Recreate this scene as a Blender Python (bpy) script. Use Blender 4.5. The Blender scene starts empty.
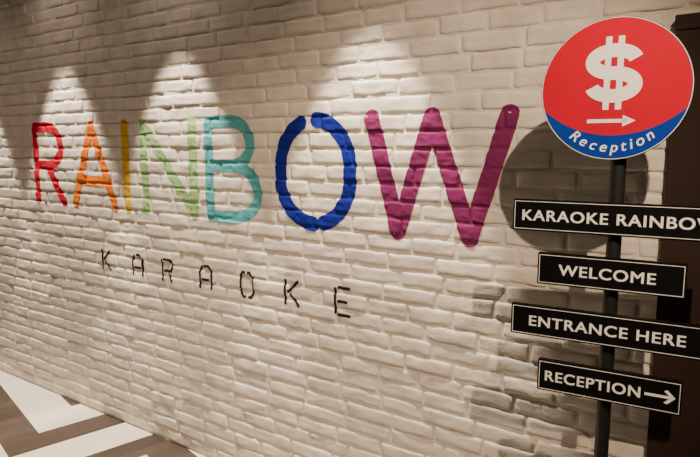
import bpy, bmesh, math, random
from mathutils import Vector, noise, Matrix
from mathutils.bvhtree import BVHTree
random.seed(7)
scene = bpy.context.scene
CEIL = 2.75
XL, XR, YF = -6.4, 1.7, -4.6

# ---------------------------------------------------------------- helpers
def link(ob, parent=None):
    scene.collection.objects.link(ob)
    if parent: ob.parent = parent
    return ob
def mesh_obj(name, verts, faces, mat=None, parent=None, smooth=False):
    me = bpy.data.meshes.new(name)
    me.from_pydata(verts, [], faces); me.update()
    if mat: me.materials.append(mat)
    if smooth: me.polygons.foreach_set('use_smooth', [True]*len(me.polygons))
    return link(bpy.data.objects.new(name, me), parent)
def empty(name, loc=(0,0,0), rotz=0):
    e = bpy.data.objects.new(name, None); e.location = loc; e.rotation_euler[2] = rotz
    e.empty_display_size = .1
    return link(e)
def box(name, lo, hi, mat, parent=None, bevel=0):
    bm = bmesh.new(); bmesh.ops.create_cube(bm, size=1)
    for v in bm.verts:
        v.co = Vector([(lo[i]+hi[i])/2 + v.co[i]*(hi[i]-lo[i]) for i in range(3)])
    if bevel: bmesh.ops.bevel(bm, geom=bm.edges[:], offset=bevel, segments=2, affect='EDGES')
    me = bpy.data.meshes.new(name); bm.to_mesh(me); bm.free(); me.materials.append(mat)
    return link(bpy.data.objects.new(name, me), parent)
def lathe(name, prof, mat, parent=None, n=48, axis='Z', loc=(0,0,0)):
    vs=[]; fs=[]
    for r,z in prof:
        for i in range(n):
            a=2*math.pi*i/n
            if axis=='Z': vs.append((loc[0]+r*math.cos(a),loc[1]+r*math.sin(a),loc[2]+z))
            else: vs.append((loc[0]+r*math.cos(a),loc[1]+z,loc[2]+r*math.sin(a)))
    for k in range(len(prof)-1):
        for i in range(n):
            j=(i+1)%n
            fs.append((k*n+i,k*n+j,(k+1)*n+j,(k+1)*n+i))
    ob = mesh_obj(name,vs,fs,mat,parent)
    bm=bmesh.new(); bm.from_mesh(ob.data); bmesh.ops.remove_doubles(bm,verts=bm.verts,dist=1e-6)
    bmesh.ops.recalc_face_normals(bm,faces=bm.faces); bm.to_mesh(ob.data); bm.free()
    return ob

def mat_new(name):
    m = bpy.data.materials.new(name); m.use_nodes=True
    nt=m.node_tree; b=nt.nodes['Principled BSDF']; return m,nt,b
def N(nt,t,**kw):
    n=nt.nodes.new(t)
    for k,v in kw.items():
        if k in n.inputs: n.inputs[k].default_value=v
        else: setattr(n,k,v)
    return n
def paint(name, col, rough=.5, var=.12, scale=30, bump=0.1, spec=.4):
    m,nt,b=mat_new(name)
    tc=N(nt,'ShaderNodeTexCoord')
    nz=N(nt,'ShaderNodeTexNoise'); nz.inputs['Scale'].default_value=scale; nz.inputs['Detail'].default_value=6
    nt.links.new(tc.outputs['Object'],nz.inputs['Vector'])
    cr=N(nt,'ShaderNodeValToRGB')
    cr.color_ramp.elements[0].position=.3; cr.color_ramp.elements[1].position=.7
    cr.color_ramp.elements[0].color=tuple(c*(1-var) for c in col)+(1,)
    cr.color_ramp.elements[1].color=tuple(min(1,c*(1+var)) for c in col)+(1,)
    nt.links.new(nz.outputs['Fac'],cr.inputs['Fac']); nt.links.new(cr.outputs['Color'],b.inputs['Base Color'])
    b.inputs['Roughness'].default_value=rough
    b.inputs['Specular IOR Level'].default_value=spec
    if bump:
        bp=N(nt,'ShaderNodeBump'); bp.inputs['Strength'].default_value=bump; bp.inputs['Distance'].default_value=.004
        nz2=N(nt,'ShaderNodeTexNoise'); nz2.inputs['Scale'].default_value=160; nz2.inputs['Detail'].default_value=6
        nt.links.new(tc.outputs['Object'],nz2.inputs['Vector'])
        nt.links.new(nz2.outputs['Fac'],bp.inputs['Height']); nt.links.new(bp.outputs['Normal'],b.inputs['Normal'])
    return m

M_brick = paint('painted_brick', (.71,.655,.59), .9, .12, 9, .45, .08)
M_plaster = paint('plaster', (.20,.165,.14), .8, .05, 4, .1)
M_ceil = paint('ceiling_paint', (.08,.065,.055), .9, .04, 4, .05)
M_black = paint('black_enamel', (.005,.005,.006), .5, .1, 20, 0, .12)
M_white = paint('white_vinyl', (.96,.97,.98), .5, .01, 20, 0)
M_red = paint('red_vinyl', (.58,.0015,.028), .5, .04, 12, 0, .06)
M_blue = paint('blue_vinyl', (.008,.045,.36), .5, .04, 12, 0, .06)
M_navy = paint('navy_edge', (.02,.03,.10), .4, .04, 12, 0)
M_metal = paint('dark_steel', (.014,.017,.016), .45, .1, 40, 0, .4)
M_lampring = paint('lamp_ring', (.8,.8,.78), .4, .02, 40, 0)
M_shade = paint('shade_panel_brown', (.034,.021,.017), .6, .2, 3, .05, .12)  # dark brown stands in for shade on the wall by the sign

# ---------------------------------------------------------------- brick wall
PH, PL, G = .0640, .200, .0060
verts=[]; faces=[]
def fr(n, L, e=(.0,.0028,.0075)):
    inner=[e[2]+(L-2*e[2])*i/(n) for i in range(n+1)]
    return [e[0],e[1]]+inner+[L-e[1],L-e[0]]
row=0; z=0.0
while z < CEIL-0.001:
    zt=min(z+PH,CEIL)
    x = XL - (PL/2 if row%2 else 0) + random.uniform(-.03,.03)
    while x < XR:
        L = PL + random.uniform(-.028,.028)
        x0=max(x+G/2,XL); x1=min(x+L-G/2,XR)
        z0=z+G/2+random.uniform(-.002,.002); z1=zt-G/2+random.uniform(-.002,.002)
        x+=L
        if x1-x0<.03 or z1-z0<.015: continue
        prot=random.uniform(.000,.0052); tx=random.uniform(-.02,.02); tz=random.uniform(-.06,.06)
        us=fr(11,x1-x0); vs=fr(5,z1-z0)
        w,h=x1-x0,z1-z0; base=len(verts); off=random.uniform(0,50)
        for j,v in enumerate(vs):
            for i,u in enumerate(us):
                px=x0+u; pz=z0+v
                dx=min(u,w-u); dz=min(v,h-v)
                wob=.0042
                nx_=noise.noise(Vector((px*22,off,pz*22)))*wob; nz_=noise.noise(Vector((px*22,off+9,pz*22)))*wob
                rd=.0095
                ax=max(0,1-dx/rd); az=max(0,1-dz/rd)
                e=min(1,math.hypot(ax,az))
                d = -.0100*(1-math.sqrt(max(0,1-e*e)))
                n1=noise.noise(Vector((px*14,off,pz*18)))*.0032
                n2=noise.noise(Vector((px*48,off,pz*60)))*.0024
                n3=abs(noise.noise(Vector((px*30+5,off,pz*30))))*-.002
                out = prot + tx*(u-w/2)+tz*(v-h/2)*.6 + n1+n2+n3 + d
                verts.append((px+nx_, -out, pz+nz_))
        nu=len(us)
        for j in range(len(vs)-1):
            for i in range(nu-1):
                a=base+j*nu+i
                faces.append((a,a+1,a+nu+1,a+nu))
    z+=PH; row+=1
# mortar bed
base=len(verts); mx=400; mz=130
for j in range(mz+1):
    for i in range(mx+1):
        px=XL+(XR-XL)*i/mx; pz=CEIL*j/mz
        verts.append((px, .0030+noise.noise(Vector((px*25,3,pz*25)))*.0028, pz))
for j in range(mz):
    for i in range(mx):
        a=base+j*(mx+1)+i; faces.append((a,a+1,a+mx+2,a+mx+1))
bvh=BVHTree.FromPolygons(verts,faces)
wall=box('wall_back',(XL,.012,0),(XR,.15,CEIL),M_brick)
mesh_obj('brick_facing',verts,faces,M_brick,wall,smooth=True)

# ---------------------------------------------------------------- painted lettering draped on the bricks
def resample(pts, step):
    out=[Vector(pts[0])]; 
    for a,b_ in zip(pts[:-1],pts[1:]):
        a=Vector(a); b_=Vector(b_); n=max(1,int(math.ceil((b_-a).length/step)))
        for k in range(1,n+1): out.append(a.lerp(b_,k/n))
    return out
def stroke_strip(pts, w, step, caps=True):
    p=resample(pts,step); r=w/2; rows=[]
    n=len(p)
    def tan(i):
        a=p[max(0,i-1)]; c=p[min(n-1,i+1)]; return (c-a).normalized()
    m=max(2,int(w/step))
    def rowat(c,t,hw):
        nn=Vector((-t.y,t.x)); return [c+nn*(hw*(2*k/m-1)) for k in range(m+1)]
    if caps:
        t=tan(0)
        for k in range(6):
            s=r*math.cos(k/6*math.pi/2); rows.append(rowat(p[0]-t*s,t,r*math.sin(k/6*math.pi/2)+1e-5))
    for i in range(n): rows.append(rowat(p[i],tan(i),r))
    if caps:
        t=tan(n-1)
        for k in range(5,-1,-1):
            s=r*math.cos(k/6*math.pi/2); rows.append(rowat(p[-1]+t*s,t,r*math.sin(k/6*math.pi/2)+1e-5))
    return rows
def drape(name, strokes, w, mat, parent, step=.003, caps=True, lift=.0018):
    vs=[]; fs=[]
    for s in strokes:
        rows=stroke_strip(s,w,step,caps); base=len(vs); m=len(rows[0])
        for r in rows:
            for q in r:
                wob=Vector((noise.noise(Vector((q.x*30,q.y*30,1))),noise.noise(Vector((q.x*30,q.y*30,7)))))*.0015
                q=q+wob
                hit=bvh.ray_cast(Vector((q.x,-.2,q.y)),Vector((0,1,0)))
                yy=hit[0].y if hit[0] else 0
                vs.append((q.x,yy-lift,q.y))
        for j in range(len(rows)-1):
            for i in range(m-1):
                a=base+j*m+i; fs.append((a,a+1,a+m+1,a+m))
    return mesh_obj(name,vs,fs,mat,parent,smooth=True)
def arc(cx,cy,rx,ry,a0,a1,n=24):
    return [(cx+rx*math.cos(math.radians(a0+(a1-a0)*i/n)),cy+ry*math.sin(math.radians(a0+(a1-a0)*i/n))) for i in range(n+1)]
Z0,Z1=1.20,1.683
def place(strokes,x0,x1,z0=Z0,z1=Z1,w=.07):
    h=w/2
    return [[(x0+h+(x1-x0-w)*a, z0+h+(z1-z0-w)*b_) for a,b_ in s] for s in strokes]
g_R=[[(0,0),(0,1)],
     [(0.05,1)]+[(.5,1)]+arc(.5,.74,.5,.26,90,-90)+[(.15,.48)],
     [(.5,.44),(1,0)]]
g_A=[[(0,0),(.5,1)],[(.5,1),(1,0)],[(.24,.30),(.76,.30)]]
g_I=[[(0,0),(0,1)]]
g_N=[[(0,0),(0,1)],[(0,1),(1,0)],[(1,0),(1,1)]]
g_B=[[(0,0),(0,1)],
     [(.05,1),(.45,1)]+arc(.45,.77,.42,.23,90,-90)+[(.15,.54)],
     [(.3,.54),(.5,.54)]+arc(.5,.27,.5,.27,90,-90)+[(.05,0)]]
g_O=[arc(.5,.55,.5,.45,112,180,14)+arc(.5,.45,.5,.45,180,268,16),
     arc(.5,.45,.5,.45,285,360,14)+arc(.5,.55,.5,.45,0,85,16)]
g_W=[[(0,1),(.22,0)],[(.22,0),(.47,1)],[(.47,1),(.76,0)],[(.76,0),(1,1)]]
lett=empty('rainbow_lettering',(-2.15,0,1.44))
def L(name,g,x0,x1,col,w=.07):
    m=paint('paint_'+name,col,.85,.12,10,.25,.08)
    ob=drape(name,place(g,x0,x1,w=w),w,m,None)
    ob.parent=lett; ob.matrix_parent_inverse=Matrix.Translation((2.15,0,-1.44))
L('letter_r',g_R,-3.62,-3.295,(.50,.012,.04),.056)
L('letter_a',g_A,-3.235,-2.805,(.72,.17,.02),.056)
L('letter_i',g_I,-2.750,-2.694,(.70,.43,.04),.056)
L('letter_n',g_N,-2.60,-2.185,(.30,.48,.22),.056)
L('letter_b',g_B,-2.13,-1.775,(.09,.36,.41),.054)
L('letter_o',g_O,-1.70,-1.285,(.010,.018,.24),.062)
L('letter_w',g_W,-1.25,-.655,(.18,.024,.105),.066)
sub=empty('karaoke_lettering',(-2.15,0,.925))
M_ink=paint('black_wall_paint',(.02,.018,.018),.8,.1,20,.2,.1)
k_K=[[(0,0),(0,1)],[(.15,.5),(.95,1)],[(.3,.45),(1,0)]]
k_A=[[(0,0),(0,.7),(.25,1)],[(.4,1),(.8,1),(1,.8),(1,0)],[(.15,.4),(.85,.4)]]
k_R=[[(0,0),(0,1)],[(.15,1),(.8,1),(1,.8),(1,.62),(.8,.48),(.15,.48)],[(.6,.36),(1,0)]]
k_O=[[(.42,1),(.2,1),(0,.8),(0,.2),(.2,0),(.42,0)],[(.58,0),(.8,0),(1,.2),(1,.8),(.8,1),(.58,1)]]
k_E=[[(0,0),(0,1)],[(.15,1),(1,1)],[(.15,.5),(.85,.5)],[(.15,0),(1,0)]]
for i,(g,xa,xb) in enumerate([(k_K,-2.983,-2.893),(k_A,-2.712,-2.622),(k_R,-2.474,-2.384),(k_A,-2.197,-2.107),(k_O,-1.926,-1.838),(k_K,-1.66,-1.57),(k_E,-1.395,-1.308)]):
    ob=drape('letter_%d'%(i+1),place(g,xa,xb,.862,.988,.013),.013,M_ink,None,.002,False,.002)
    ob.parent=sub; ob.matrix_parent_inverse=Matrix.Translation((2.15,0,-.925))

# ---------------------------------------------------------------- floor with white inlay
m,nt,b=mat_new('dark_wood_floor')
tc=N(nt,'ShaderNodeTexCoord'); mp=N(nt,'ShaderNodeMapping'); mp.inputs['Rotation'].default_value=(0,0,math.radians(-76))
br=N(nt,'ShaderNodeTexBrick'); br.inputs['Scale'].default_value=1; br.inputs['Brick Width'].default_value=.9; br.inputs['Row Height'].default_value=.093
br.inputs['Mortar Size'].default_value=.002; br.inputs['Color1'].default_value=(.105,.076,.062,1); br.inputs['Color2'].default_value=(.062,.046,.040,1); br.inputs['Mortar'].default_value=(.03,.02,.016,1)
nz=N(nt,'ShaderNodeTexNoise'); nz.inputs['Scale'].default_value=8; nz.inputs['Detail'].default_value=8
mp2=N(nt,'ShaderNodeMapping'); mp2.inputs['Rotation'].default_value=(0,0,math.radians(-76)); mp2.inputs['Scale'].default_value=(1,12,1)
mx_=N(nt,'ShaderNodeMixRGB',blend_type='MULTIPLY'); mx_.inputs[0].default_value=.4
nt.links.new(tc.outputs['Object'],mp.inputs[0]); nt.links.new(mp.outputs[0],br.inputs['Vector'])
nt.links.new(tc.outputs['Object'],mp2.inputs[0]); nt.links.new(mp2.outputs[0],nz.inputs['Vector'])
nt.links.new(br.outputs['Color'],mx_.inputs[1]); nt.links.new(nz.outputs['Fac'],mx_.inputs[2]); nt.links.new(mx_.outputs[0],b.inputs['Base Color'])
b.inputs['Roughness'].default_value=.4
floor=box('floor',(XL,YF,-.1),(XR,.15,0),m)
M_inlay=paint('white_floor_tile',(.72,.67,.60),.45,.06,6,.05)
def band(name, pts, w):
    vs=[]; fs=[]; P=[Vector(p) for p in pts]
    for i,p in enumerate(P):
        d0=(P[i]-P[i-1]).normalized() if i>0 else (P[1]-P[0]).normalized()
        d1=(P[i+1]-P[i]).normalized() if i<len(P)-1 else d0
        n0=Vector((-d0.y,d0.x)); n1=Vector((-d1.y,d1.x)); mm=(n0+n1).normalized(); k=w/2/max(.3,mm.dot(n0))
        for s in (-1,1): vs.append((p.x+mm.x*k*s,p.y+mm.y*k*s,.0015))
    for i in range(len(P)-1): fs.append((2*i,2*i+2,2*i+3,2*i+1))
    bm=bmesh.new(); bv=[bm.verts.new(v) for v in vs]
    for f in fs: bm.faces.new([bv[k] for k in f])
    for co_,no_ in [((0,-.002,0),(0,1,0)),((XL+.002,0,0),(-1,0,0)),((XR-.002,0,0),(1,0,0)),((0,YF+.002,0),(0,-1,0))]:
        g=bm.verts[:]+bm.edges[:]+bm.faces[:]
        bmesh.ops.bisect_plane(bm,geom=g,plane_co=co_,plane_no=no_,clear_outer=True)
    bmesh.ops.recalc_face_normals(bm,faces=bm.faces)
    for f in bm.faces:
        if f.normal.z<0: f.normal_flip()
    if len(bm.faces):
        me=bpy.data.meshes.new(name); bm.to_mesh(me); me.materials.append(M_inlay)
        link(bpy.data.objects.new(name,me),floor)
    bm.free()
ang=math.radians
a1=Vector((math.cos(ang(76)),math.sin(ang(76)))); a2=Vector((math.cos(ang(166)),math.sin(ang(166))))
T=Vector((math.cos(ang(-59)),math.sin(ang(-59))))*.60
AL=.95; V0=Vector((-3.236,-.189))+Vector((.02,-.01)); ax_=(a1-a2)*AL
for k in range(-4,8):
    V=V0+T*k; pts=[]
    for q in range(-5,6):
        c=V+ax_*q
        pts += [c, c+a1*AL]
    band('inlay_%d'%(k+5),[tuple(p) for p in pts],.24)

# ---------------------------------------------------------------- rest of room
box('ceiling',(XL-.1,YF-.1,CEIL),(XR+.1,.15,CEIL+.1),M_ceil)
box('wall_left',(XL-.1,YF,0),(XL,.15,CEIL),M_plaster)
box('wall_right',(XR,YF,0),(XR+.1,.15,CEIL),M_plaster)
box('wall_front',(XL-.1,YF-.1,0),(XR+.1,YF,CEIL),M_plaster)
# dark panel added in place of wall shade, behind and right of the sign
P=empty('wall_shade_panel',(.7,-.02,0))
box('panel',(-.920,-.012,.0),(.998,.003,1.86),M_shade,P,.002)
box('shade_panel_top',(-.925,-.018,1.86),(.998,.003,1.90),M_shade,P,.002)

# ---------------------------------------------------------------- downlights
m,nt,b=mat_new('lamp_lens'); b.inputs['Emission Color'].default_value=(1,.8,.55,1); b.inputs['Emission Strength'].default_value=6
M_lens=m
WARM=(1,.75,.50)
def spot(e,name,en,deg,blend,rad,loc=(0,0,-.02),aim=None,col=WARM):
    ld=bpy.data.lights.new(name,'SPOT'); ld.energy=en; ld.color=col; ld.spot_size=math.radians(deg); ld.spot_blend=blend; ld.shadow_soft_size=rad
    lo=bpy.data.objects.new(name,ld); lo.location=loc; link(lo,e)
    if aim:
        d=Vector(aim)-Vector(e.location)-Vector(loc); lo.rotation_euler=d.to_track_quat('-Z','Y').to_euler()
def fixture(x,y):
    e=empty('recessed_downlight',(x,y,CEIL))
    lathe('trim_ring',[(.048,-.001),(.05,-.008),(.038,-.010),(.036,-.002)],M_lampring,e,32)
    lathe('lens',[(.0,-.003),(.037,-.003)],M_lens,e,32)
    return e
for x in [-5.3,-4.27,-3.24,-2.28,-1.23]:
    e=fixture(x,-.32)
    spot(e,'beam',330,46,.26,.018,col=(1,.84,.64))
    spot(e,'spill',9,130,1,.04,col=(1,.80,.62))
# room downlights aimed towards the wall
e=fixture(.40,-1.66); spot(e,'flood',255,56,.75,.015,aim=(-1.10,0,.88))
e=fixture(-1.9,-1.9); spot(e,'flood',55,66,1,.05,aim=(-2.0,0,.40))
e=fixture(-3.6,-1.9); spot(e,'flood',18,80,1,.05,aim=(-3.6,0,.2))
e=empty('ambient_fill_panel',(-1.9,-3.0,CEIL))  # unseen panel and area light, added as ambient fill for the closed room
box('frame',(-.5,-.5,-.02),(.5,.5,-.0005),M_lampring,e)
ld=bpy.data.lights.new('panel','AREA'); ld.energy=6; ld.color=(1,.84,.68); ld.size=.9
lo=bpy.data.objects.new('ambient_fill_light',ld); lo.location=(0,0,-.03); link(lo,e)

# ---------------------------------------------------------------- sign post
S=empty('directional_signpost',(-.297,-.299,0),math.radians(5))
def text_mesh(name,body,size,loc,mat,bold=.0,spacing=1.0,rot=0,shear=0,fit=None):
    cu=bpy.data.curves.new(name,'FONT'); cu.body=body; cu.size=size; cu.align_x='CENTER'; cu.align_y='CENTER'
    cu.space_character=spacing; cu.extrude=.0006; cu.shear=shear
    tmp=bpy.data.objects.new(name+'_t',cu); scene.collection.objects.link(tmp)
    dg=bpy.context.evaluated_depsgraph_get(); dg.update()
    me=bpy.data.meshes.new_from_object(tmp.evaluated_get(dg)); bpy.data.objects.remove(tmp)
    xs=[v.co.x for v in me.vertices]; ys=[v.co.y for v in me.vertices]
    if fit:
        w,h=fit; cx=(max(xs)+min(xs))/2; cy=(max(ys)+min(ys))/2
        sx=w/(max(xs)-min(xs)); sy=h/(max(ys)-min(ys))
        for v in me.vertices: v.co.x=(v.co.x-cx)*sx; v.co.y=(v.co.y-cy)*sy
    bm=bmesh.new()
    for q,(ox_,oy_) in enumerate([(0,0),(-bold,bold*.4),(bold,-bold*.4),(-bold,-bold*.4),(bold,bold*.4)]):
        k0=len(bm.verts); bm.from_mesh(me); bm.verts.ensure_lookup_table()
        for v in bm.verts[k0:]: v.co.x+=ox_; v.co.y+=oy_; v.co.z+=q*.00004
    bm.to_mesh(me); bm.free()
    me.materials.clear(); me.materials.append(mat)
    M=Matrix.Translation(loc)@Matrix.Rotation(math.radians(90),4,'X')@Matrix.Rotation(rot,4,'Z')
    me.transform(M)
    return link(bpy.data.objects.new(name,me),S)
lathe('pole',[(0,.01),(.018,.01),(.018,1.80),(.016,1.805),(0,1.805)],M_metal,S,32)
lathe('base_plate',[(0,0),(.17,0),(.17,.008),(.165,.012),(.03,.016),(.028,.03),(.017,.032),(0,.032)],M_metal,S,64)
YFc=-.036
def plank(name,x0,x1,z0,z1,txt,tx0,tx1,th,arrow=False):
    box(name,(x0,YFc,z0),(x1,YFc+.018,z1),M_black,S,.0015)
    box(name+'_clamp',(-.02,YFc+.018,(z0+z1)/2-.02),(.02,.0,(z0+z1)/2+.02),M_metal,S)
    i=.0045; t=.0014; y0=YFc-.0008; y1=YFc+.0005
    for n_,(a,b_,c,d) in enumerate([(x0+i,z0+i,x1-i,z0+i+t),(x0+i,z1-i-t,x1-i,z1-i),(x0+i,z0+i+t,x0+i+t,z1-i-t),(x1-i-t,z0+i+t,x1-i,z1-i-t)]):
        box(name+'_border_%d'%n_,(a,y0,b_),(c,y1,d),M_white,S)
    zc=(z0+z1)/2
    text_mesh(name+'_text',txt,.04,((tx0+tx1)/2,YFc-.0008,zc),M_white,.0008,1.1,fit=(tx1-tx0,th))
    if arrow:
        a0=tx1+.010; a1_=x1-.014; y=YFc-.0014
        vs=[(a0,y,zc-.0035),(a1_-.006,y,zc-.0035),(a1_-.006,y,zc+.0035),(a0,y,zc+.0035),
            (a1_-.026,y,zc+.015),(a1_-.018,y,zc+.018),(a1_,y,zc),(a1_-.010,y,zc),(a1_-.018,y,zc-.018),(a1_-.026,y,zc-.015)]
        mesh_obj(name+'_arrow',vs,[(0,1,2,3),(4,7,6,5),(7,9,8,6)],M_white,S)
plank('plank_karaoke',-.25,.25,1.325,1.408,'KARAOKE RAINBOW',-.224,.226,.028)
plank('plank_welcome',-.180,.168,1.184,1.268,'WELCOME',-.125,.102,.028)
plank('plank_entrance',-.245,.228,1.038,1.122,'ENTRANCE HERE',-.195,.176,.028)
plank('plank_reception',-.168,.178,.890,.976,'RECEPTION',-.147,.085,.028,True)
ZC=1.685; R=.171; DX=-.018
lathe('disc_body',[(0,YFc+.016),(R-.002,YFc+.016),(R,YFc+.014),(R,YFc+.002),(R-.002,YFc),(0,YFc)],M_navy,S,96,'Y',(DX,0,ZC))
box('disc_clamp',(-.02,YFc+.016,ZC-.06),(.02,0,ZC+.06),M_metal,S)
def flat(name,pts,y,mat):
    return mesh_obj(name,[(x+DX,y,ZC+z_) for x,z_ in pts],[tuple(range(len(pts)))],mat,S)
flat('disc_red',arc(0,0,R-.004,R-.004,0,360,96)[:-1],YFc-.0005,M_red)
Rb=R-.004
xc=.160; zc_=-math.sqrt(Rb**2-xc**2); sag=-.111-zc_
R2=(xc*xc+sag*sag)/(2*-sag); cz=-.111+R2
aa=math.degrees(math.atan2(zc_-cz,xc)); 
o0=math.degrees(math.atan2(zc_,-xc)); o1=math.degrees(math.atan2(zc_,xc))
outer=arc(0,0,Rb,Rb,o0,o1,48)
inner=arc(0,cz,R2,R2,-180-aa,aa,48)
vs=[(x+DX,YFc-.001,ZC+z_) for x,z_ in outer]+[(x+DX,YFc-.001,ZC+z_) for x,z_ in inner]
n=len(outer); mesh_obj('disc_blue',vs,[(i,i+1,n+i+1,n+i) for i in range(n-1)],M_blue,S)
def flatstrokes(name,strokes,w,y,mat,caps=False):
    vs=[];fs=[]
    for s in strokes:
        rows=stroke_strip(s,w,.004,caps); base=len(vs); m_=len(rows[0])
        for r_ in rows:
            for q in r_: vs.append((q.x+DX,y,ZC+q.y))
        for j in range(len(rows)-1):
            for i in range(m_-1):
                a=base+j*m_+i; fs.append((a,a+1,a+m_+1,a+m_))
    return mesh_obj(name,vs,fs,mat,S)
flatstrokes('disc_rim_line',[arc(0,0,R-.0025,R-.0025,0,360,96)],.0015,YFc-.0013,M_white)
ox,oz=-.002,.038
flatstrokes('dollar_s',[arc(ox,oz+.027,.049,.027,12,270,30)+arc(ox,oz-.027,.049,.027,90,-168,30)[1:]],.032,YFc-.0016,M_white)
flatstrokes('dollar_bars',[[(ox-.014,oz-.087),(ox-.014,oz+.087)],[(ox+.014,oz-.087),(ox+.014,oz+.087)]],.014,YFc-.0018,M_white)
az=-.076
flatstrokes('disc_arrow_shaft',[[(ox-.055,az),(ox+.035,az)]],.009,YFc-.0016,M_white)
mesh_obj('disc_arrow_head',[(ox+DX+.026,YFc-.0016,ZC+az-.014),(ox+DX+.055,YFc-.0016,ZC+az),(ox+DX+.026,YFc-.0016,ZC+az+.014)],[(0,1,2)],M_white,S)
word='Reception'; span=84; rt=.1405
wd=[.85 if c!='i' and c!='t' else .6 for c in word]; tot=sum(wd); acc=0
for i,c in enumerate(word):
    mid=(acc+wd[i]/2)/tot; acc+=wd[i]
    a=math.radians(-90-span/2+span*mid)
    text_mesh('disc_char_%d'%i,c,.036,(DX+rt*math.cos(a),YFc-.0018,ZC+rt*math.sin(a)),M_white,.0005,1,rot=a+math.pi/2,shear=.2)

# ---------------------------------------------------------------- camera
cd=bpy.data.cameras.new('camera'); cd.sensor_width=36; cd.lens=600/700*36; cd.clip_start=.02
co=bpy.data.objects.new('camera',cd); co.location=(0,-1.93,1.55)
co.rotation_euler=(math.radians(90-7.9),0,math.radians(34.33)); link(co)
scene.camera=co
w=bpy.data.worlds.new('world'); w.use_nodes=True; scene.world=w
w.node_tree.nodes['Background'].inputs[0].default_value=(.05,.04,.035,1)
